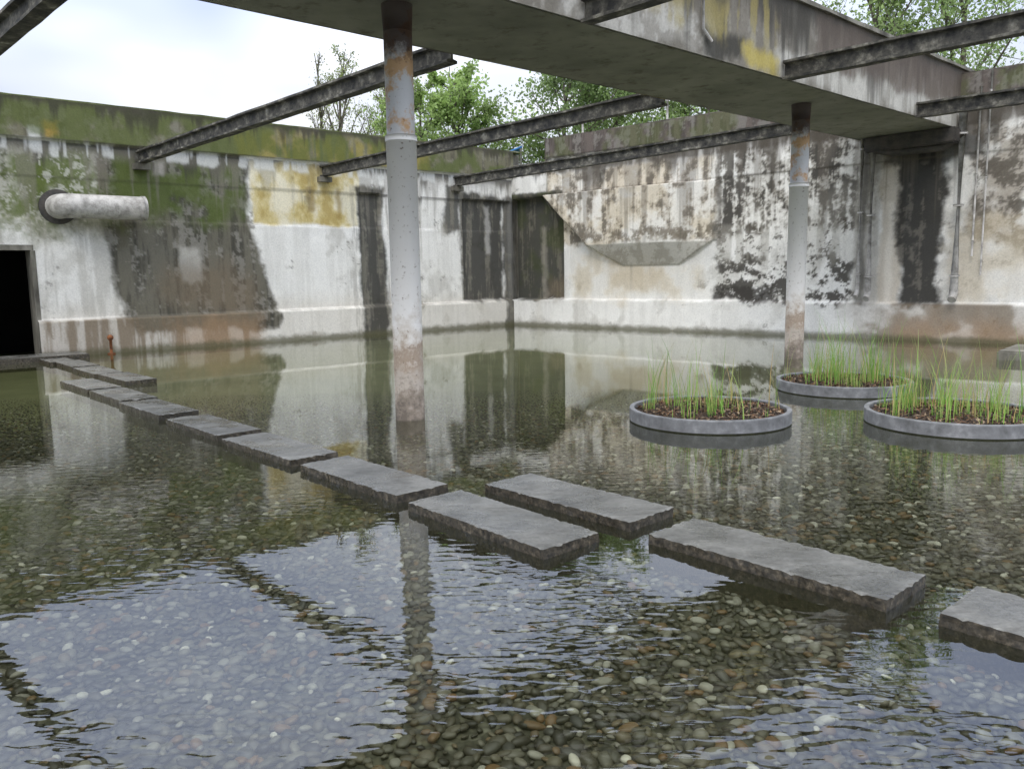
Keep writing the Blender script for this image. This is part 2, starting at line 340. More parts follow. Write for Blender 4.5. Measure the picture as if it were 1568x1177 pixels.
# ------------------------------------------------------------ columns
m_col,nt,b=newmat('painted_rusting_column')
tc=nt.nodes.new('ShaderNodeTexCoord'); sx=nt.nodes.new('ShaderNodeSeparateXYZ'); nt.links.new(tc.outputs['Object'],sx.inputs[0])
nz_=noise(nt,5.5,8,.72); zz=math_(nt,'ADD',sx.outputs[2],math_(nt,'MULTIPLY',math_(nt,'SUBTRACT',nz_,.5),1.5))
zn=math_(nt,'DIVIDE',zz,4.5)
base=ramp(nt,zn,[(0,(.10,.08,.06)),(.05,(.19,.155,.12)),(.10,(.34,.30,.25)),(.16,(.25,.19,.135)),(.21,(.45,.41,.355)),(.28,(.60,.585,.55)),(.66,(.62,.61,.58))])
patch=ramp(nt,noise(nt,3.5,8,.7),[(.40,(.0,)*3),(.5,(1,)*3)])
upper=mixc(nt,patch,(.38,.24,.12),(.40,.40,.39))
zt=ramp(nt,math_(nt,'DIVIDE',math_(nt,'ADD',sx.outputs[2],math_(nt,'MULTIPLY',math_(nt,'SUBTRACT',nz_,.5),.5)),4.5),[(.0,(1,1,1)),(.85,(1,1,1)),(.885,(.14,.1,.09))])
upper=mixc(nt,1.,upper,zt,'MULTIPLY')
sel=ramp(nt,math_(nt,'DIVIDE',sx.outputs[2],4.5),[(.682,(0,0,0)),(.685,(1,1,1))])
cc=mixc(nt,sel,base,upper)
spots=ramp(nt,noise(nt,20,6,.6),[(.29,(.35,.3,.25)),(.38,(1,1,1))])
nt.links.new(mixc(nt,1.,cc,spots,'MULTIPLY'),b.inputs['Base Color']); b.inputs['Roughness'].default_value=.7; bump(nt,b,noise(nt,25,4,.6),.35,.01)
def column(x,y,r=.163):
    e=empty('concrete_column'); e.location=(x,y,0)
    tube('shaft',[(0,0,-.3),(0,0,3.05)],r,m_col,e,40); tube('steel_head',[(0,0,3.05),(0,0,4.15)],r*.93,m_col,e,40)
    tube('collar',[(0,0,3.02),(0,0,3.08)],r*1.05,m_col,e,40); tube('cap',[(0,0,4.14),(0,0,4.415)],[r*.93,r*1.02],m_col,e,40)
column(-1.15,9.06); column(5.09,14.65); column(-7.39,3.47)
# ------------------------------------------------------------ I-beams
XD=Vector((.672,-.7405,0)).normalized()
def ibeam(p0,p1,name='steel_cross_beam',h=.27,w=.18):
    p0=Vector(p0);p1=Vector(p1);t=(p1-p0).normalized(); sd=t.cross(Vector((0,0,1))).normalized(); up=sd.cross(t)
    prof=[(-w/2,0),(w/2,0),(w/2,.035),(.02,.05),(.02,h-.05),(w/2,h-.035),(w/2,h),(-w/2,h),(-w/2,h-.035),(-.02,h-.05),(-.02,.05),(-w/2,.035)]
    n=len(prof); seg=24; verts=[];faces=[]
    for k in range(seg+1):
        c=p0.lerp(p1,k/seg)+up*random.uniform(-.006,.006)
        for (a,bq) in prof: verts.append(c+sd*a+up*bq)
    for k in range(seg):
        for i in range(n): faces.append((k*n+i,k*n+(i+1)%n,(k+1)*n+(i+1)%n,(k+1)*n+i))
    faces.append(tuple(range(n))); faces.append(tuple(range(seg*n,seg*n+n))[::-1])
    e=empty(name); mesh_obj('i_section',verts,faces,m_steel,e)
    return e
up_=lambda z:Vector((0,0,z))
for (sw,sl,sr,Lr) in ((20.,-5.6,-5.4,14),(15.5,-1.15,-.8,14),(11.0,3.35,3.65,14),(6.5,7.85,8.05,9),(2.2,12.35,12.9,2.6)):
    pw=K+LD*sw-LN*.05+up_(4.14); pl=B0+BD*sl-BN*.03+up_(4.33)
    e=ibeam(pw,pl)
    q=B0+BD*sr+BN*(W+.02); ibeam(q+up_(4.39),q+XD*Lr+up_(4.36))
    obox('bearing_pad',K+LD*sw,LD,LN,-.17,.17,-.05,.18,4.0,4.13,m_conc,e)
# ------------------------------------------------------------ wall pipes
pe=empty('wall_drain_pipe')
P_=lambda s,n,z:K+LD*s+LN*n+Vector((0,0,z))
tube('elbow',[P_(12.72,-.1,3.13),P_(12.72,.2,3.13),P_(12.68,.33,3.13),P_(12.55,.4,3.13),P_(12.4,.42,3.13),P_(11.15,.42,3.13)],.25,m_pipe,pe,28)
tube('end_flange',[P_(11.17,.42,3.13),P_(11.10,.42,3.13)],.265,m_pipe,pe,28)
tube('wall_ring',[P_(12.72,-.02,3.13),P_(12.72,.05,3.13)],.36,m_darkpipe,pe,28)
Q_=lambda s,n,z:K+RD*s+RN*n+Vector((0,0,z))
def vpipe(s,z0,z1,r,mat,off=.16,foot=True):
    e=empty('downpipe')
    pts=[Q_(s,off,z1),Q_(s,off,z0+.2)]
    if foot: pts+=[Q_(s,off+.02,z0+.08),Q_(s,off+.12,z0)]
    tube('pipe',pts,r,mat,e,14)
    for z in np.linspace(z0+.5,z1-.4,3):
        tube('clamp',[Q_(s,off,z-.02),Q_(s,off,z+.02)],r*1.2,mat,e,14); obox('strap',Q_(s,0,0),RD,RN,-.015,.015,0,off,z-.015,z+.015,mat,e)
vpipe(10.62,.95,4.6,.05,m_pipe); vpipe(10.85,.9,4.5,.075,m_pipe); vpipe(12.62,.9,4.7,.085,m_pipe,.2); vpipe(12.9,1.6,5.2,.02,m_pipe,.1,False)
vpipe(13.08,1.2,5.5,.018,m_pipe,.1,False)
e=empty('pipe_manifold'); tube('pipe',[Q_(10.85,.16,4.5),Q_(10.9,.2,4.15),Q_(11.3,.3,4.05),Q_(12.3,.3,4.05),Q_(12.62,.2,4.3)],.09,m_darkpipe,e,14)
e=empty('rusty_valve_stem'); c=P_(12.0,.35,0)
tube('stem',[c+Vector((0,0,-.15)),c+Vector((0,0,.32))],.03,m_rust,e,10)
bm=bmesh.new(); bmesh.ops.create_uvsphere(bm,u_segments=12,v_segments=8,radius=.065); bmesh.ops.translate(bm,verts=bm.verts,vec=c+Vector((0,0,.36))); bm_obj('knob',bm,m_rust,e,True)
tube('base_flange',[c+Vector((0,0,-.02)),c+Vector((0,0,.03))],.08,m_rust,e,12)
# ------------------------------------------------------------ stepping slabs
m_slab,nt,b=newmat('wet_slab_concrete')
c1=ramp(nt,noise(nt,2.3,4,.65),[(.3,(.065,.064,.056)),(.5,(.12,.118,.105)),(.7,(.19,.186,.168))])
sp=ramp(nt,noise(nt,60,3,.7),[(.3,(.7,.7,.7)),(.7,(1.15,1.15,1.15))])
str_=ramp(nt,noise(nt,7,3,.6,vec=mapping(nt,(1,3.5,1),(0,0,math.radians(47)))),[(.35,(.72,.71,.69)),(.5,(1,1,1))])
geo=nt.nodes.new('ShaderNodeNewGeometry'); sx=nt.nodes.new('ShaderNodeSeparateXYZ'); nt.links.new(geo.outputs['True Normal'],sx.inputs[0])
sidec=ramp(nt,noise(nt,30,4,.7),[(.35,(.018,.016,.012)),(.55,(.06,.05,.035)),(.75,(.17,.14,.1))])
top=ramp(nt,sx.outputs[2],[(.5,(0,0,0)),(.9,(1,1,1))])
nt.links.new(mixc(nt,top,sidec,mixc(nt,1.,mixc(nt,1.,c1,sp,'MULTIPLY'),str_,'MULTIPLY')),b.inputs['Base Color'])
nt.links.new(ramp(nt,noise(nt,3,4,.6),[(.4,(.18,)*3),(.6,(.5,)*3)]),b.inputs['Roughness']); bump(nt,b,noise(nt,45,4,.75),.4,.006)
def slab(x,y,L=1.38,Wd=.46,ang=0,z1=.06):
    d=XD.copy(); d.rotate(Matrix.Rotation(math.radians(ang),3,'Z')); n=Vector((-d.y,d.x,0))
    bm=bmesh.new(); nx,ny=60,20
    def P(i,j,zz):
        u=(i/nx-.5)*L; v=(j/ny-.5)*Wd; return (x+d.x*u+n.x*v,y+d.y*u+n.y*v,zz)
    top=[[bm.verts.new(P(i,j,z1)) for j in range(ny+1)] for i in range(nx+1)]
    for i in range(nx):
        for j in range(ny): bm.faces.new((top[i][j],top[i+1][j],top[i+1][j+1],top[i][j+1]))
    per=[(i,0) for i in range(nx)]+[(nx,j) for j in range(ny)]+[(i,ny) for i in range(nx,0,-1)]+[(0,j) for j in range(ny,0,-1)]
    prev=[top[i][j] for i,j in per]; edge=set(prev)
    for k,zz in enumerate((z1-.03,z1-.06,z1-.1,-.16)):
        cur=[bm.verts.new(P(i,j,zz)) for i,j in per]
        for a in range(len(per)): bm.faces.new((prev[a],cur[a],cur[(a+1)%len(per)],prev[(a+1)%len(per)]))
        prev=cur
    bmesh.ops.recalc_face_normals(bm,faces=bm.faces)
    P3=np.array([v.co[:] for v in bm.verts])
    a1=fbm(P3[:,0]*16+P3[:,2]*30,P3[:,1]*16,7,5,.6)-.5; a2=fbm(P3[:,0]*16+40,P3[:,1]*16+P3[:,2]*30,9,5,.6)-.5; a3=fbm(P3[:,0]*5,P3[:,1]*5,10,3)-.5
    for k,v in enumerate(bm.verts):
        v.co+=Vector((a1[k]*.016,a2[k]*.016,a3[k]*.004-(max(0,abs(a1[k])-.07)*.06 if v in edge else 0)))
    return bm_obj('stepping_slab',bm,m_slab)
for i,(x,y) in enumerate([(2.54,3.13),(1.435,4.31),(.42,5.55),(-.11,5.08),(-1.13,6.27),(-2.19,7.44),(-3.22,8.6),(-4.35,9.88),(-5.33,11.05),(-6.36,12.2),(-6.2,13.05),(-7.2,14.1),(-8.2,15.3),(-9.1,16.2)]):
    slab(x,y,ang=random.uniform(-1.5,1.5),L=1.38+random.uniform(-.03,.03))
slab(3.6,2.0)
o=obox('threshold_slab',K+LD*13.8,LD,LN,-1.2,.9,.12,1.0,-.16,.10,m_slab,None,bevel=.015,cuts=5)
e=empty('concrete_platform')
obox('base_slab',(8.3,13.9),RD,-RN,0,2.6,0,1.5,-.2,.16,m_conc,e,bevel=.03)
obox('block',(8.3,13.9),RD,-RN,1.05,1.9,.2,.9,.162,.5,m_conc,e,bevel=.04)
# ------------------------------------------------------------ planters
m_plant=simple('zinc_planter_rim',[(.3,(.10,.10,.10)),(.55,(.18,.182,.185)),(.75,(.31,.31,.31))],7,rough=.55,bs=.1)
m_skirt=simple('darkened_skirt',[(.3,(.02,.022,.012)),(.6,(.05,.052,.028))],8)  # submerged side coloured dark to stand in for the dimmer reflection under the rim
m_soil=simple('mulch_soil',[(.3,(.012,.008,.005)),(.5,(.04,.025,.015)),(.7,(.13,.075,.035))],22,bs=1.,bd=.03)
def attrmat(name,rough):
    m,nt,b=newmat(name); at=nt.nodes.new('ShaderNodeAttribute'); at.attribute_name='Col'; nt.links.new(at.outputs['Color'],b.inputs['Base Color']); b.inputs['Roughness'].default_value=rough; return m
m_blade=attrmat('reed_blade',.5); m_mulch=attrmat('mulch_chips',.8)
def setcol(o,C):
    ca=o.data.color_attributes.new('Col','FLOAT_COLOR','POINT')
    ca.data.foreach_set('color',np.hstack([np.array(C),np.ones((len(C),1))]).reshape(-1))
def blades(name,n,cx,cy,R,hm,parent,dens,wid=1.):
    V=[];F=[];C=[]
    clumps=[(random.gauss(0,.52),random.gauss(0,.52),random.uniform(.4,1.2)) for _ in range(dens)]
    for i in range(n):
        c=random.choice(clumps); x=c[0]*R+random.gauss(0,.05); y=c[1]*R+random.gauss(0,.05)
        if math.hypot(x,y)>R*.93: continue
        h=hm*random.uniform(.35,1.)*c[2]*(1 if random.random()<.9 else 1.35); az=random.uniform(0,6.28); lean=random.uniform(.02,.36)*h; w=random.uniform(.003,.006)*wid
        fa=random.uniform(0,3.14); wx,wy=math.cos(fa)*w,math.sin(fa)*w
        g=random.choice([(.18,.36,.045),(.13,.28,.035),(.24,.42,.07),(.28,.40,.09),(.36,.36,.13)] if random.random()<.88 else [(.5,.36,.15)])
        b0=len(V)
        for k in range(5):
            t=k/4; px=cx+x+math.cos(az)*lean*t*t; py=cy+y+math.sin(az)*lean*t*t; pz=.1+h*t*(1-.08*t)
            ww=(1-t*.9); V.append((px-wx*ww,py-wy*ww,pz)); V.append((px+wx*ww,py+wy*ww,pz)); C+= [g,g]
        for k in range(4): F.append((b0+2*k,b0+2*k+1,b0+2*k+3,b0+2*k+2))
    setcol(mesh_obj(name,V,F,m_blade,parent),C)
def chips(n,cx,cy,R,parent):
    V=[];F=[];C=[]
    for i in range(n):
        r=R*.97*math.sqrt(random.random()); a=random.uniform(0,6.28); p=Vector((cx+r*math.cos(a),cy+r*math.sin(a),.105+.05*(1-(r/R)**2)+random.uniform(0,.02)))
        u=Vector((random.gauss(0,1),random.gauss(0,1),random.gauss(0,.4))).normalized()*random.uniform(.012,.035); v=Vector((random.gauss(0,1),random.gauss(0,1),random.gauss(0,.5))).normalized()*random.uniform(.006,.014)
        b0=len(V); V+=[p-u,p-v,p+u,p+v]; F.append((b0,b0+1,b0+2,b0+3))
        g=random.choice([(.06,.03,.015),(.12,.06,.03),(.2,.11,.05),(.03,.02,.012),(.25,.18,.11),(.04,.025,.015)]); C+=[g]*4
    setcol(mesh_obj('mulch',V,F,m_mulch,parent),C)
def planter(cx,cy,R,n,hm,dens):
    e=empty('round_reed_planter')
    N=96
    def lathe(nm,prof,mat):
        V=[];F=[]
        for (r,z) in prof:
            for k in range(N):
                a=2*math.pi*k/N; V.append((cx+r*math.cos(a),cy+r*math.sin(a),z))
        for j in range(len(prof)-1):
            for k in range(N): F.append((j*N+k,j*N+(k+1)%N,(j+1)*N+(k+1)%N,(j+1)*N+k))
        mesh_obj(nm,V,F,mat,e,False)
    lathe('rim',[(R,.012),(R,.13),(R-.004,.14),(R-.05,.14),(R-.055,.13),(R-.055,.05)],m_plant)
    lathe('submerged_skirt',[(R-.012,-.16),(R-.006,.0),(R-.001,.012)],m_skirt)
    V=[(cx,cy,.145)];F=[]; rings=8
    for j in range(1,rings+1):
        for k in range(N):
            a=2*math.pi*k/N; r=(R-.05)*j/rings; V.append((cx+r*math.cos(a),cy+r*math.sin(a),.095+.05*(1-(j/rings)**2)+random.uniform(-.008,.008)))
    for k in range(N): F.append((0,1+k,1+(k+1)%N))
    for j in range(rings-1):
        for k in range(N): F.append((1+j*N+k,1+(j+1)*N+k,1+(j+1)*N+(k+1)%N,1+j*N+(k+1)%N))
    mesh_obj('soil',V,F,m_soil,e,True)
    chips(2600,cx,cy,R-.06,e); blades('reeds',n,cx,cy,R-.05,hm,e,dens); blades('low_shoots',n//3,cx,cy,R-.05,hm*.3,e,dens*2)
planter(2.12,8.68,.85,270,.9,24); planter(4.4,10.75,.85,520,.88,40); planter(4.55,8.25,.87,480,.88,40)
# ------------------------------------------------------------ pond bed, pebbles, water
m_bed,nt,b=newmat('silted_gravel_bed')
tc=nt.nodes.new('ShaderNodeTexCoord'); vo=nt.nodes.new('ShaderNodeTexVoronoi'); vo.inputs['Scale'].default_value=24; nt.links.new(tc.outputs['Object'],vo.inputs['Vector'])
pc=nt.nodes.new('ShaderNodeSeparateColor'); nt.links.new(vo.outputs['Color'],pc.inputs[0])
peb=ramp(nt,pc.outputs[0],[(0,(.03,.026,.016)),(.4,(.06,.055,.036)),(.7,(.10,.093,.062)),(.92,(.14,.132,.095)),(1,(.2,.19,.15))])
edge=ramp(nt,vo.outputs['Distance'],[(.25,(1,1,1)),(.6,(.35,.35,.35))]); peb=mixc(nt,1.,peb,edge,'MULTIPLY')
sx=nt.nodes.new('ShaderNodeSeparateXYZ'); nt.links.new(tc.outputs['Object'],sx.inputs[0])
yy=math_(nt,'ADD',sx.outputs[1],math_(nt,'MULTIPLY',math_(nt,'SUBTRACT',noise(nt,.5,4,.6),.5),5.))
siltf=ramp(nt,math_(nt,'DIVIDE',yy,20.),[(.26,(.05,)*3),(.5,(1,1,1))])
silt=ramp(nt,noise(nt,1.2,4,.6),[(.3,(.118,.125,.052)),(.7,(.18,.183,.088))])
nt.links.new(mixc(nt,siltf,peb,silt),b.inputs['Base Color']); b.inputs['Roughness'].default_value=.8
mesh_obj('pond_bed',[(-26,-8,-.16),(26,-8,-.16),(26,30,-.16),(-26,30,-.16)],[(0,1,2,3)],m_bed)
m_grass=simple('grass_ground',[(.3,(.03,.05,.015)),(.7,(.08,.11,.03))],1.)
mesh_obj('ground',[(-900,-900,-.5),(900,-900,-.5),(900,900,-.5),(-900,900,-.5)],[(0,1,2,3)],m_grass)
m_peb,nt,b=newmat('river_pebble')
oi=nt.nodes.new('ShaderNodeObjectInfo')
pr=ramp(nt,oi.outputs['Random'],[(0,(.016,.014,.010)),(.2,(.042,.037,.026)),(.38,(.085,.074,.05)),(.5,(.045,.045,.042)),(.62,(.125,.11,.075)),(.70,(.16,.085,.03)),(.74,(.07,.067,.052)),(.86,(.165,.152,.118)),(.93,(.22,.21,.18)),(.98,(.36,.345,.3)),(1,(.6,.57,.5))])
nt.links.new(pr,b.inputs['Base Color']); b.inputs['Roughness'].default_value=.5
pc_=bpy.data.collections.new('pebble_shapes')
for i in range(8):
    bm=bmesh.new(); bmesh.ops.create_icosphere(bm,subdivisions=2,radius=.0215)
    sc=(1+.6*random.random(),.8+.25*random.random(),.45+.2*random.random()); ph=[random.uniform(0,6) for _ in range(3)]
    for v in bm.verts:
        k=1+.16*math.sin(v.co.x*90+ph[0])*math.cos(v.co.y*80+ph[1]); v.co=Vector((v.co.x*sc[0]*k,v.co.y*sc[1]*k,v.co.z*sc[2]))
    me=bpy.data.meshes.new('pebble'); bm.to_mesh(me); bm.free(); me.materials.append(m_peb); me.polygons.foreach_set('use_smooth',[True]*len(me.polygons))
    pc_.objects.link(bpy.data.objects.new('pebble_shape',me))
peb_o=mesh_obj('pebbles',[(-2.2,1.3,-.152),(2.2,1.3,-.152),(9.6,12.2,-.152),(-9.6,12.2,-.152)],[(0,1,2,3)],m_peb)
ng=bpy.data.node_groups.new('scatter_pebbles','GeometryNodeTree')
ng.interface.new_socket('Geometry',in_out='INPUT',socket_type='NodeSocketGeometry'); ng.interface.new_socket('Geometry',in_out='OUTPUT',socket_type='NodeSocketGeometry')
gi=ng.nodes.new('NodeGroupInput'); go=ng.nodes.new('NodeGroupOutput'); ds=ng.nodes.new('GeometryNodeDistributePointsOnFaces'); ds.distribute_method='POISSON'
ds.inputs['Distance Min'].default_value=.032; ds.inputs['Density Max'].default_value=1300
ip=ng.nodes.new('GeometryNodeInstanceOnPoints'); ci=ng.nodes.new('GeometryNodeCollectionInfo'); ci.inputs['Collection'].default_value=pc_; ci.inputs['Separate Children'].default_value=True; ci.inputs['Reset Children'].default_value=True
rv=ng.nodes.new('FunctionNodeRandomValue'); rv.data_type='FLOAT_VECTOR'; rv.inputs[0].default_value=(-.35,-.35,0); rv.inputs[1].default_value=(.35,.35,6.28)
rs=ng.nodes.new('FunctionNodeRandomValue'); rs.data_type='FLOAT'; rs.inputs[2].default_value=.5; rs.inputs[3].default_value=1.6
# stones sink into the silt towards the far side of the pool
po=ng.nodes.new('GeometryNodeInputPosition'); sp3=ng.nodes.new('ShaderNodeSeparateXYZ'); mr=ng.nodes.new('ShaderNodeMapRange'); mm=ng.nodes.new('ShaderNodeMath'); mm.operation='MULTIPLY'
mr.inputs['From Min'].default_value=7.0; mr.inputs['From Max'].default_value=12.2; mr.inputs['To Min'].default_value=1.; mr.inputs['To Max'].default_value=.2
L=ng.links.new
L(po.outputs[0],sp3.inputs[0]); L(sp3.outputs[1],mr.inputs['Value']); L(mr.outputs[0],mm.inputs[0]); L(rs.outputs[1],mm.inputs[1])
L(gi.outputs[0],ds.inputs['Mesh']); L(ds.outputs['Points'],ip.inputs['Points']); L(ci.outputs[0],ip.inputs['Instance']); ip.inputs['Pick Instance'].default_value=True
L(rv.outputs[0],ip.inputs['Rotation']); L(mm.outputs[0],ip.inputs['Scale']); L(ip.outputs[0],go.inputs[0])
md=peb_o.modifiers.new('scatter','NODES'); md.node_group=ng
# water: Fresnel mirror over a very slightly turbid layer (Beer-Lambert along the slanted path)
m_water=bpy.data.materials.new('pond_water'); m_water.use_nodes=True; nt=m_water.node_tree; nt.nodes.clear()
out=nt.nodes.new('ShaderNodeOutputMaterial'); mx=nt.nodes.new('ShaderNodeMixShader'); tr=nt.nodes.new('ShaderNodeBsdfTransparent'); tr.inputs[0].default_value=(.93,.96,.88,1)
gl=nt.nodes.new('ShaderNodeBsdfGlossy'); gl.inputs['Roughness'].default_value=.0; gl.inputs['Color'].default_value=(1,1,1,1)
fr=nt.nodes.new('ShaderNodeFresnel'); fr.inputs['IOR'].default_value=1.66
bp=nt.nodes.new('ShaderNodeBump'); bp.inputs['Strength'].default_value=1.; bp.inputs['Distance'].default_value=.010
tcw=nt.nodes.new('ShaderNodeTexCoord'); sxw=nt.nodes.new('ShaderNodeSeparateXYZ'); nt.links.new(tcw.outputs['Object'],sxw.inputs[0])
v1=mapping(nt,(1,2.2,1),(0,0,math.radians(10)))
n1=noise(nt,7.5,1,.4,vec=v1,dist=.4); n2=noise(nt,1.1,1,.5)
msk=ramp(nt,noise(nt,.45,2,.5),[(.44,(.08,)*3),(.60,(.62,)*3)])
calm=ramp(nt,math_(nt,'DIVIDE',sxw.outputs[1],20.),[(.13,(1,)*3),(.26,(.30,)*3),(.5,(.05,)*3)])
h=math_(nt,'MULTIPLY',math_(nt,'ADD',math_(nt,'MULTIPLY',n1,msk),math_(nt,'MULTIPLY',n2,.7)),calm)
nt.links.new(h,bp.inputs['Height']); nt.links.new(bp.outputs[0],gl.inputs['Normal']); nt.links.new(bp.outputs[0],fr.inputs['Normal'])
gw=nt.nodes.new('ShaderNodeNewGeometry'); si=nt.nodes.new('ShaderNodeSeparateXYZ'); nt.links.new(gw.outputs['Incoming'],si.inputs[0])
cosv=math_(nt,'MAXIMUM',math_(nt,'ABSOLUTE',si.outputs[2]),.03)
murk=math_(nt,'SUBTRACT',1.,math_(nt,'EXPONENT',math_(nt,'DIVIDE',-.016,cosv)))
df=nt.nodes.new('ShaderNodeBsdfDiffuse'); df.inputs[0].default_value=(.155,.16,.075,1)
mb=nt.nodes.new('ShaderNodeMixShader'); nt.links.new(murk,mb.inputs[0]); nt.links.new(tr.outputs[0],mb.inputs[1]); nt.links.new(df.outputs[0],mb.inputs[2])
nt.links.new(fr.outputs[0],mx.inputs[0]); nt.links.new(mb.outputs[0],mx.inputs[1]); nt.links.new(gl.outputs[0],mx.inputs[2]); nt.links.new(mx.outputs[0],out.inputs[0])
kl=K+LD*24-LN*.1; kr=K+RD*24-RN*.1; kc=K+Vector((0,.12,0))
mesh_obj('water',[(kc.x,kc.y,0),(kl.x,kl.y,0),(kl.x,-7,0),(kr.x,-7,0),(kr.x,kr.y,0)],[(0,1,2,3,4)],m_water)
# ------------------------------------------------------------ trees
m_bark=simple('tree_bark',[(.3,(.05,.04,.03)),(.7,(.16,.14,.11))],6)
m_leaf,nt,b=newmat('spring_leaf')
at=nt.nodes.new('ShaderNodeAttribute'); at.attribute_name='Col'; nt.links.new(at.outputs['Color'],b.inputs['Base Color']); b.inputs['Roughness'].default_value=.55
tl_=nt.nodes.new('ShaderNodeBsdfTranslucent'); nt.links.new(at.outputs['Color'],tl_.inputs[0]); mxs=nt.nodes.new('ShaderNodeMixShader'); mxs.inputs[0].default_value=.5
nt.links.new(b.outputs[0],mxs.inputs[1]); nt.links.new(tl_.outputs[0],mxs.inputs[2]); nt.links.new(mxs.outputs[0],[n for n in nt.nodes if n.type=='OUTPUT_MATERIAL'][0].inputs[0])
def tree(x,y,h,spread,nleaf,green,name='deciduous_tree',upright=.5,leaf=.1,seed=0,nl=34):
    r=random.Random(seed); V=[];F=[]; tips=[]
    def limb(p,d,L,r0,r1,seg=5,n=5):
        pts=[p.copy()]
        for i in range(seg):
            d=(d+Vector((r.gauss(0,.13),r.gauss(0,.13),r.gauss(.04,.08)))).normalized(); p=p+d*L/seg; pts.append(p.copy())
        b0=len(V)
        for i,q in enumerate(pts):
            t=(pts[min(i+1,seg)]-pts[max(i-1,0)]).normalized(); a=t.cross(Vector((.3,.2,1))).normalized(); bb=t.cross(a); rr=r0+(r1-r0)*i/seg
            for k in range(n): V.append(q+(a*math.cos(6.283*k/n)+bb*math.sin(6.283*k/n))*rr)
        for i in range(seg):
            for k in range(n): F.append((b0+i*n+k,b0+i*n+(k+1)%n,b0+(i+1)*n+(k+1)%n,b0+(i+1)*n+k))
        return pts,d
    tp=[Vector((x,y,-.5))]
    for i in range(12): tp.append(tp[-1]+Vector((r.gauss(0,.012*h),r.gauss(0,.012*h),(h+.2)/12)))
    b0=len(V)
    for i,q in enumerate(tp):
        rr=h*(.017-.0155*i/12)
        for k in range(7): V.append(q+Vector((math.cos(6.283*k/7),math.sin(6.283*k/7),0))*rr)
    for i in range(12):
        for k in range(7): F.append((b0+i*7+k,b0+i*7+(k+1)%7,b0+(i+1)*7+(k+1)%7,b0+(i+1)*7+k))
    for i in range(nl):
        f=.35+.62*(i/nl)+r.uniform(-.02,.02); q=tp[min(12,int(f*12))]; a=r.uniform(0,6.28); sp=spread*min(1.,1.35*(1.1-f)+.12)
        d=Vector((math.cos(a)*(1-upright),math.sin(a)*(1-upright),upright)).normalized(); L=max(.8,sp*r.uniform(.8,1.25))
        lp,dd=limb(q,d,L,.006*h*(1.2-f)+.01,.018,5,4)
        for j in range(7):
            q2=lp[r.randint(2,5)]; d2=(dd+Vector((r.gauss(0,.6),r.gauss(0,.6),r.gauss(.1,.4)))).normalized(); l2=L*r.uniform(.25,.5)
            sp_,_=limb(q2,d2,l2,.016,.005,3,3); tips.append((sp_,l2))
    e=empty(name); mesh_obj('trunk_and_limbs',V,F,m_bark,e)
    N=nleaf; w=np.array([.15+r.random() for _ in tips]); w/=w.sum(); idx=rng.choice(len(tips),N,p=w)
    tt=rng.integers(1,4,N); ctr=np.array([tips[idx[i]][0][tt[i]][:] for i in range(N)])
    sg=np.array([tips[i][1] for i in idx])[:,None]*.24
    ctr+=rng.normal(0,1,(N,3))*sg
    u=rng.normal(0,1,(N,3)); u/=np.linalg.norm(u,axis=1)[:,None]; v=np.cross(u,rng.normal(0,1,(N,3))); v/=np.linalg.norm(v,axis=1)[:,None]
    sz=(leaf*rng.uniform(.6,1.3,N))[:,None]
    vs=np.stack([ctr-u*sz,ctr-v*sz*.6,ctr+u*sz,ctr+v*sz*.6],1).reshape(-1,3)
    o=mesh_obj('foliage',vs.tolist(),np.arange(4*N).reshape(-1,4).tolist(),m_leaf,e)
    tw=np.array([r.uniform(.55,1.25) for _ in tips])[idx][:,None]
    c=np.array(green)*tw*rng.uniform(.8,1.2,(N,1)); setcol(o,np.repeat(c,4,0))
tree(-7.4,38,11.8,2.8,3200,(.28,.33,.13),upright=.72,seed=1,leaf=.055)
tree(-9.0,41,12.2,1.8,1300,(.28,.29,.14),upright=.85,seed=2,leaf=.05)
tree(-6.0,40,11.2,2.3,2600,(.28,.33,.12),upright=.74,seed=11,leaf=.055)
tree(-2.1,33,9.8,2.9,12000,(.30,.42,.13),upright=.45,seed=3,leaf=.08)
tree(-4.0,35,10.2,2.8,9000,(.30,.41,.13),upright=.45,seed=4,leaf=.08)
tree(2.2,35,11.6,3.5,14000,(.22,.31,.11),upright=.42,seed=5,leaf=.08)
tree(5.2,37,11.8,3.6,13000,(.25,.35,.12),upright=.42,seed=6,leaf=.08)
tree(8.6,35,10.8,3.5,12000,(.25,.35,.12),upright=.42,seed=7,leaf=.08)
tree(13.0,30,13.6,4.2,12000,(.29,.39,.14),upright=.48,seed=8,leaf=.075)
tree(16.4,31,14.6,4.0,11000,(.27,.38,.13),upright=.48,seed=9,leaf=.075)
m_blue=simple('blue_tarpaulin',[(.3,(.02,.12,.35)),(.7,(.05,.25,.6))],3)
e=empty('blue_canopy'); V=[(-.5,30,5.75),(.5,30,6.1),(.5,31.5,6.1),(-.5,31.5,5.75),(-.5,30,5.7),(.5,30,6.05),(.5,31.5,6.05),(-.5,31.5,5.7)]
mesh_obj('tarp',V,[(0,1,2,3),(7,6,5,4),(0,4,5,1),(1,5,6,2),(2,6,7,3),(3,7,4,0)],m_blue,e)
for (x,y,z) in ((-.45,30.05,5.75),(.45,30.05,6.05),(.45,31.4,6.05),(-.45,31.4,5.75)): tube('pole',[(x,y,-.5),(x,y,z-.04)],.04,m_pipe,e,8)
for s in (5.4,2.6):
    e=empty('fence_post'); tube('post',[Q_(s,-.2,5.4),Q_(s,-.2,6.05)],.03,m_pipe,e,8); tube('cap',[Q_(s,-.2,6.05),Q_(s,-.2,6.08)],.045,m_pipe,e,8)
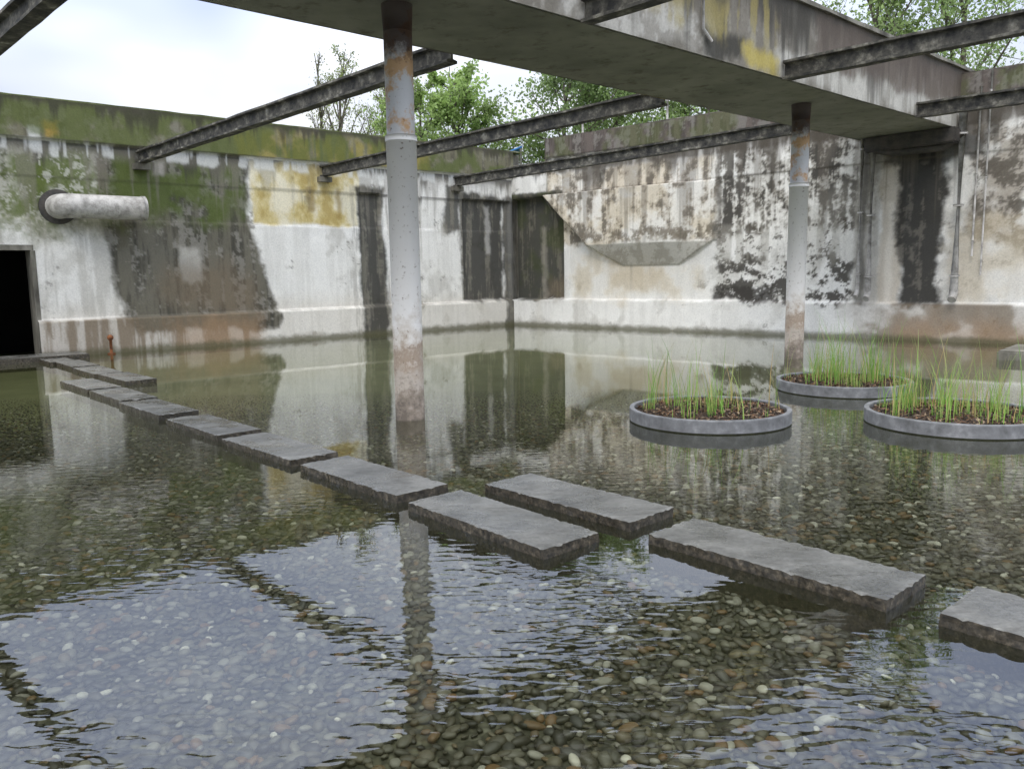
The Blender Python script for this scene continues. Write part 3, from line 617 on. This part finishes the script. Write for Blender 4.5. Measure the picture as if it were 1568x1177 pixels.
# ------------------------------------------------------------ world + sun
w=bpy.data.worlds.new('World'); scene.world=w; w.use_nodes=True; nt=w.node_tree; nt.nodes.clear()
out=nt.nodes.new('ShaderNodeOutputWorld'); bg=nt.nodes.new('ShaderNodeBackground')
EL,ROT=math.radians(50),math.radians(200)
sky=nt.nodes.new('ShaderNodeTexSky'); sky.sky_type='NISHITA'; sky.sun_disc=False; sky.sun_elevation=EL; sky.sun_rotation=ROT
tc=nt.nodes.new('ShaderNodeTexCoord'); sx=nt.nodes.new('ShaderNodeSeparateXYZ'); nt.links.new(tc.outputs['Generated'],sx.inputs[0])
mp=nt.nodes.new('ShaderNodeMapping'); mp.inputs['Scale'].default_value=(1,1,2.6); nt.links.new(tc.outputs['Generated'],mp.inputs[0])
cl=noise(nt,2.2,3,.55,vec=mp.outputs[0])
ccol=ramp(nt,cl,[(.34,(5.2,5.8,7.3)),(.5,(7.2,7.65,8.5)),(.64,(9.5,9.65,10.0))])
tint=ramp(nt,sx.outputs[2],[(.2,(1,1,1)),(.45,(.84,.92,1.13)),(.7,(1.02,1.0,.96))])
ccol=mixc(nt,1.,ccol,tint,'MULTIPLY')
boost=math_(nt,'ADD',.98,math_(nt,'MULTIPLY',math_(nt,'POWER',math_(nt,'MAXIMUM',sx.outputs[2],0.),1.4),3.3))
vm=nt.nodes.new('ShaderNodeVectorMath'); vm.operation='SCALE'; nt.links.new(ccol,vm.inputs[0]); nt.links.new(boost,vm.inputs['Scale'])
fin=mixc(nt,.93,sky.outputs[0],vm.outputs[0])
nt.links.new(fin,bg.inputs[0]); bg.inputs[1].default_value=.1; nt.links.new(bg.outputs[0],out.inputs[0])
sl=bpy.data.lights.new('sun','SUN'); sl.energy=1.3; sl.angle=math.radians(25); sl.color=(1,.94,.85)
so=link(bpy.data.objects.new('sun',sl))
dv=Vector((math.sin(ROT)*math.cos(EL),math.cos(ROT)*math.cos(EL),math.sin(EL)))
so.rotation_euler=dv.to_track_quat('Z','Y').to_euler(); so.location=(0,0,30)
# ------------------------------------------------------------ camera
p=math.atan(170/1250);a=math.radians(0.93)
Fv=Vector((0,math.cos(p),-math.sin(p)));U0=Vector((0,math.sin(p),math.cos(p)));Rw=Vector((1,0,0))
R=math.cos(a)*Rw-math.sin(a)*U0;U=math.sin(a)*Rw+math.cos(a)*U0
cam=bpy.data.cameras.new('camera'); cam.sensor_width=36; cam.lens=1250/1568*36; cam.clip_end=3000; cam.clip_start=.05
co=link(bpy.data.objects.new('camera',cam)); M=Matrix((R,U,-Fv)).transposed().to_4x4(); M.translation=Vector((0,0,1.6)); co.matrix_world=M
scene.camera=co
scene.view_settings.view_transform='Standard'; scene.view_settings.look='None'; scene.view_settings.exposure=0
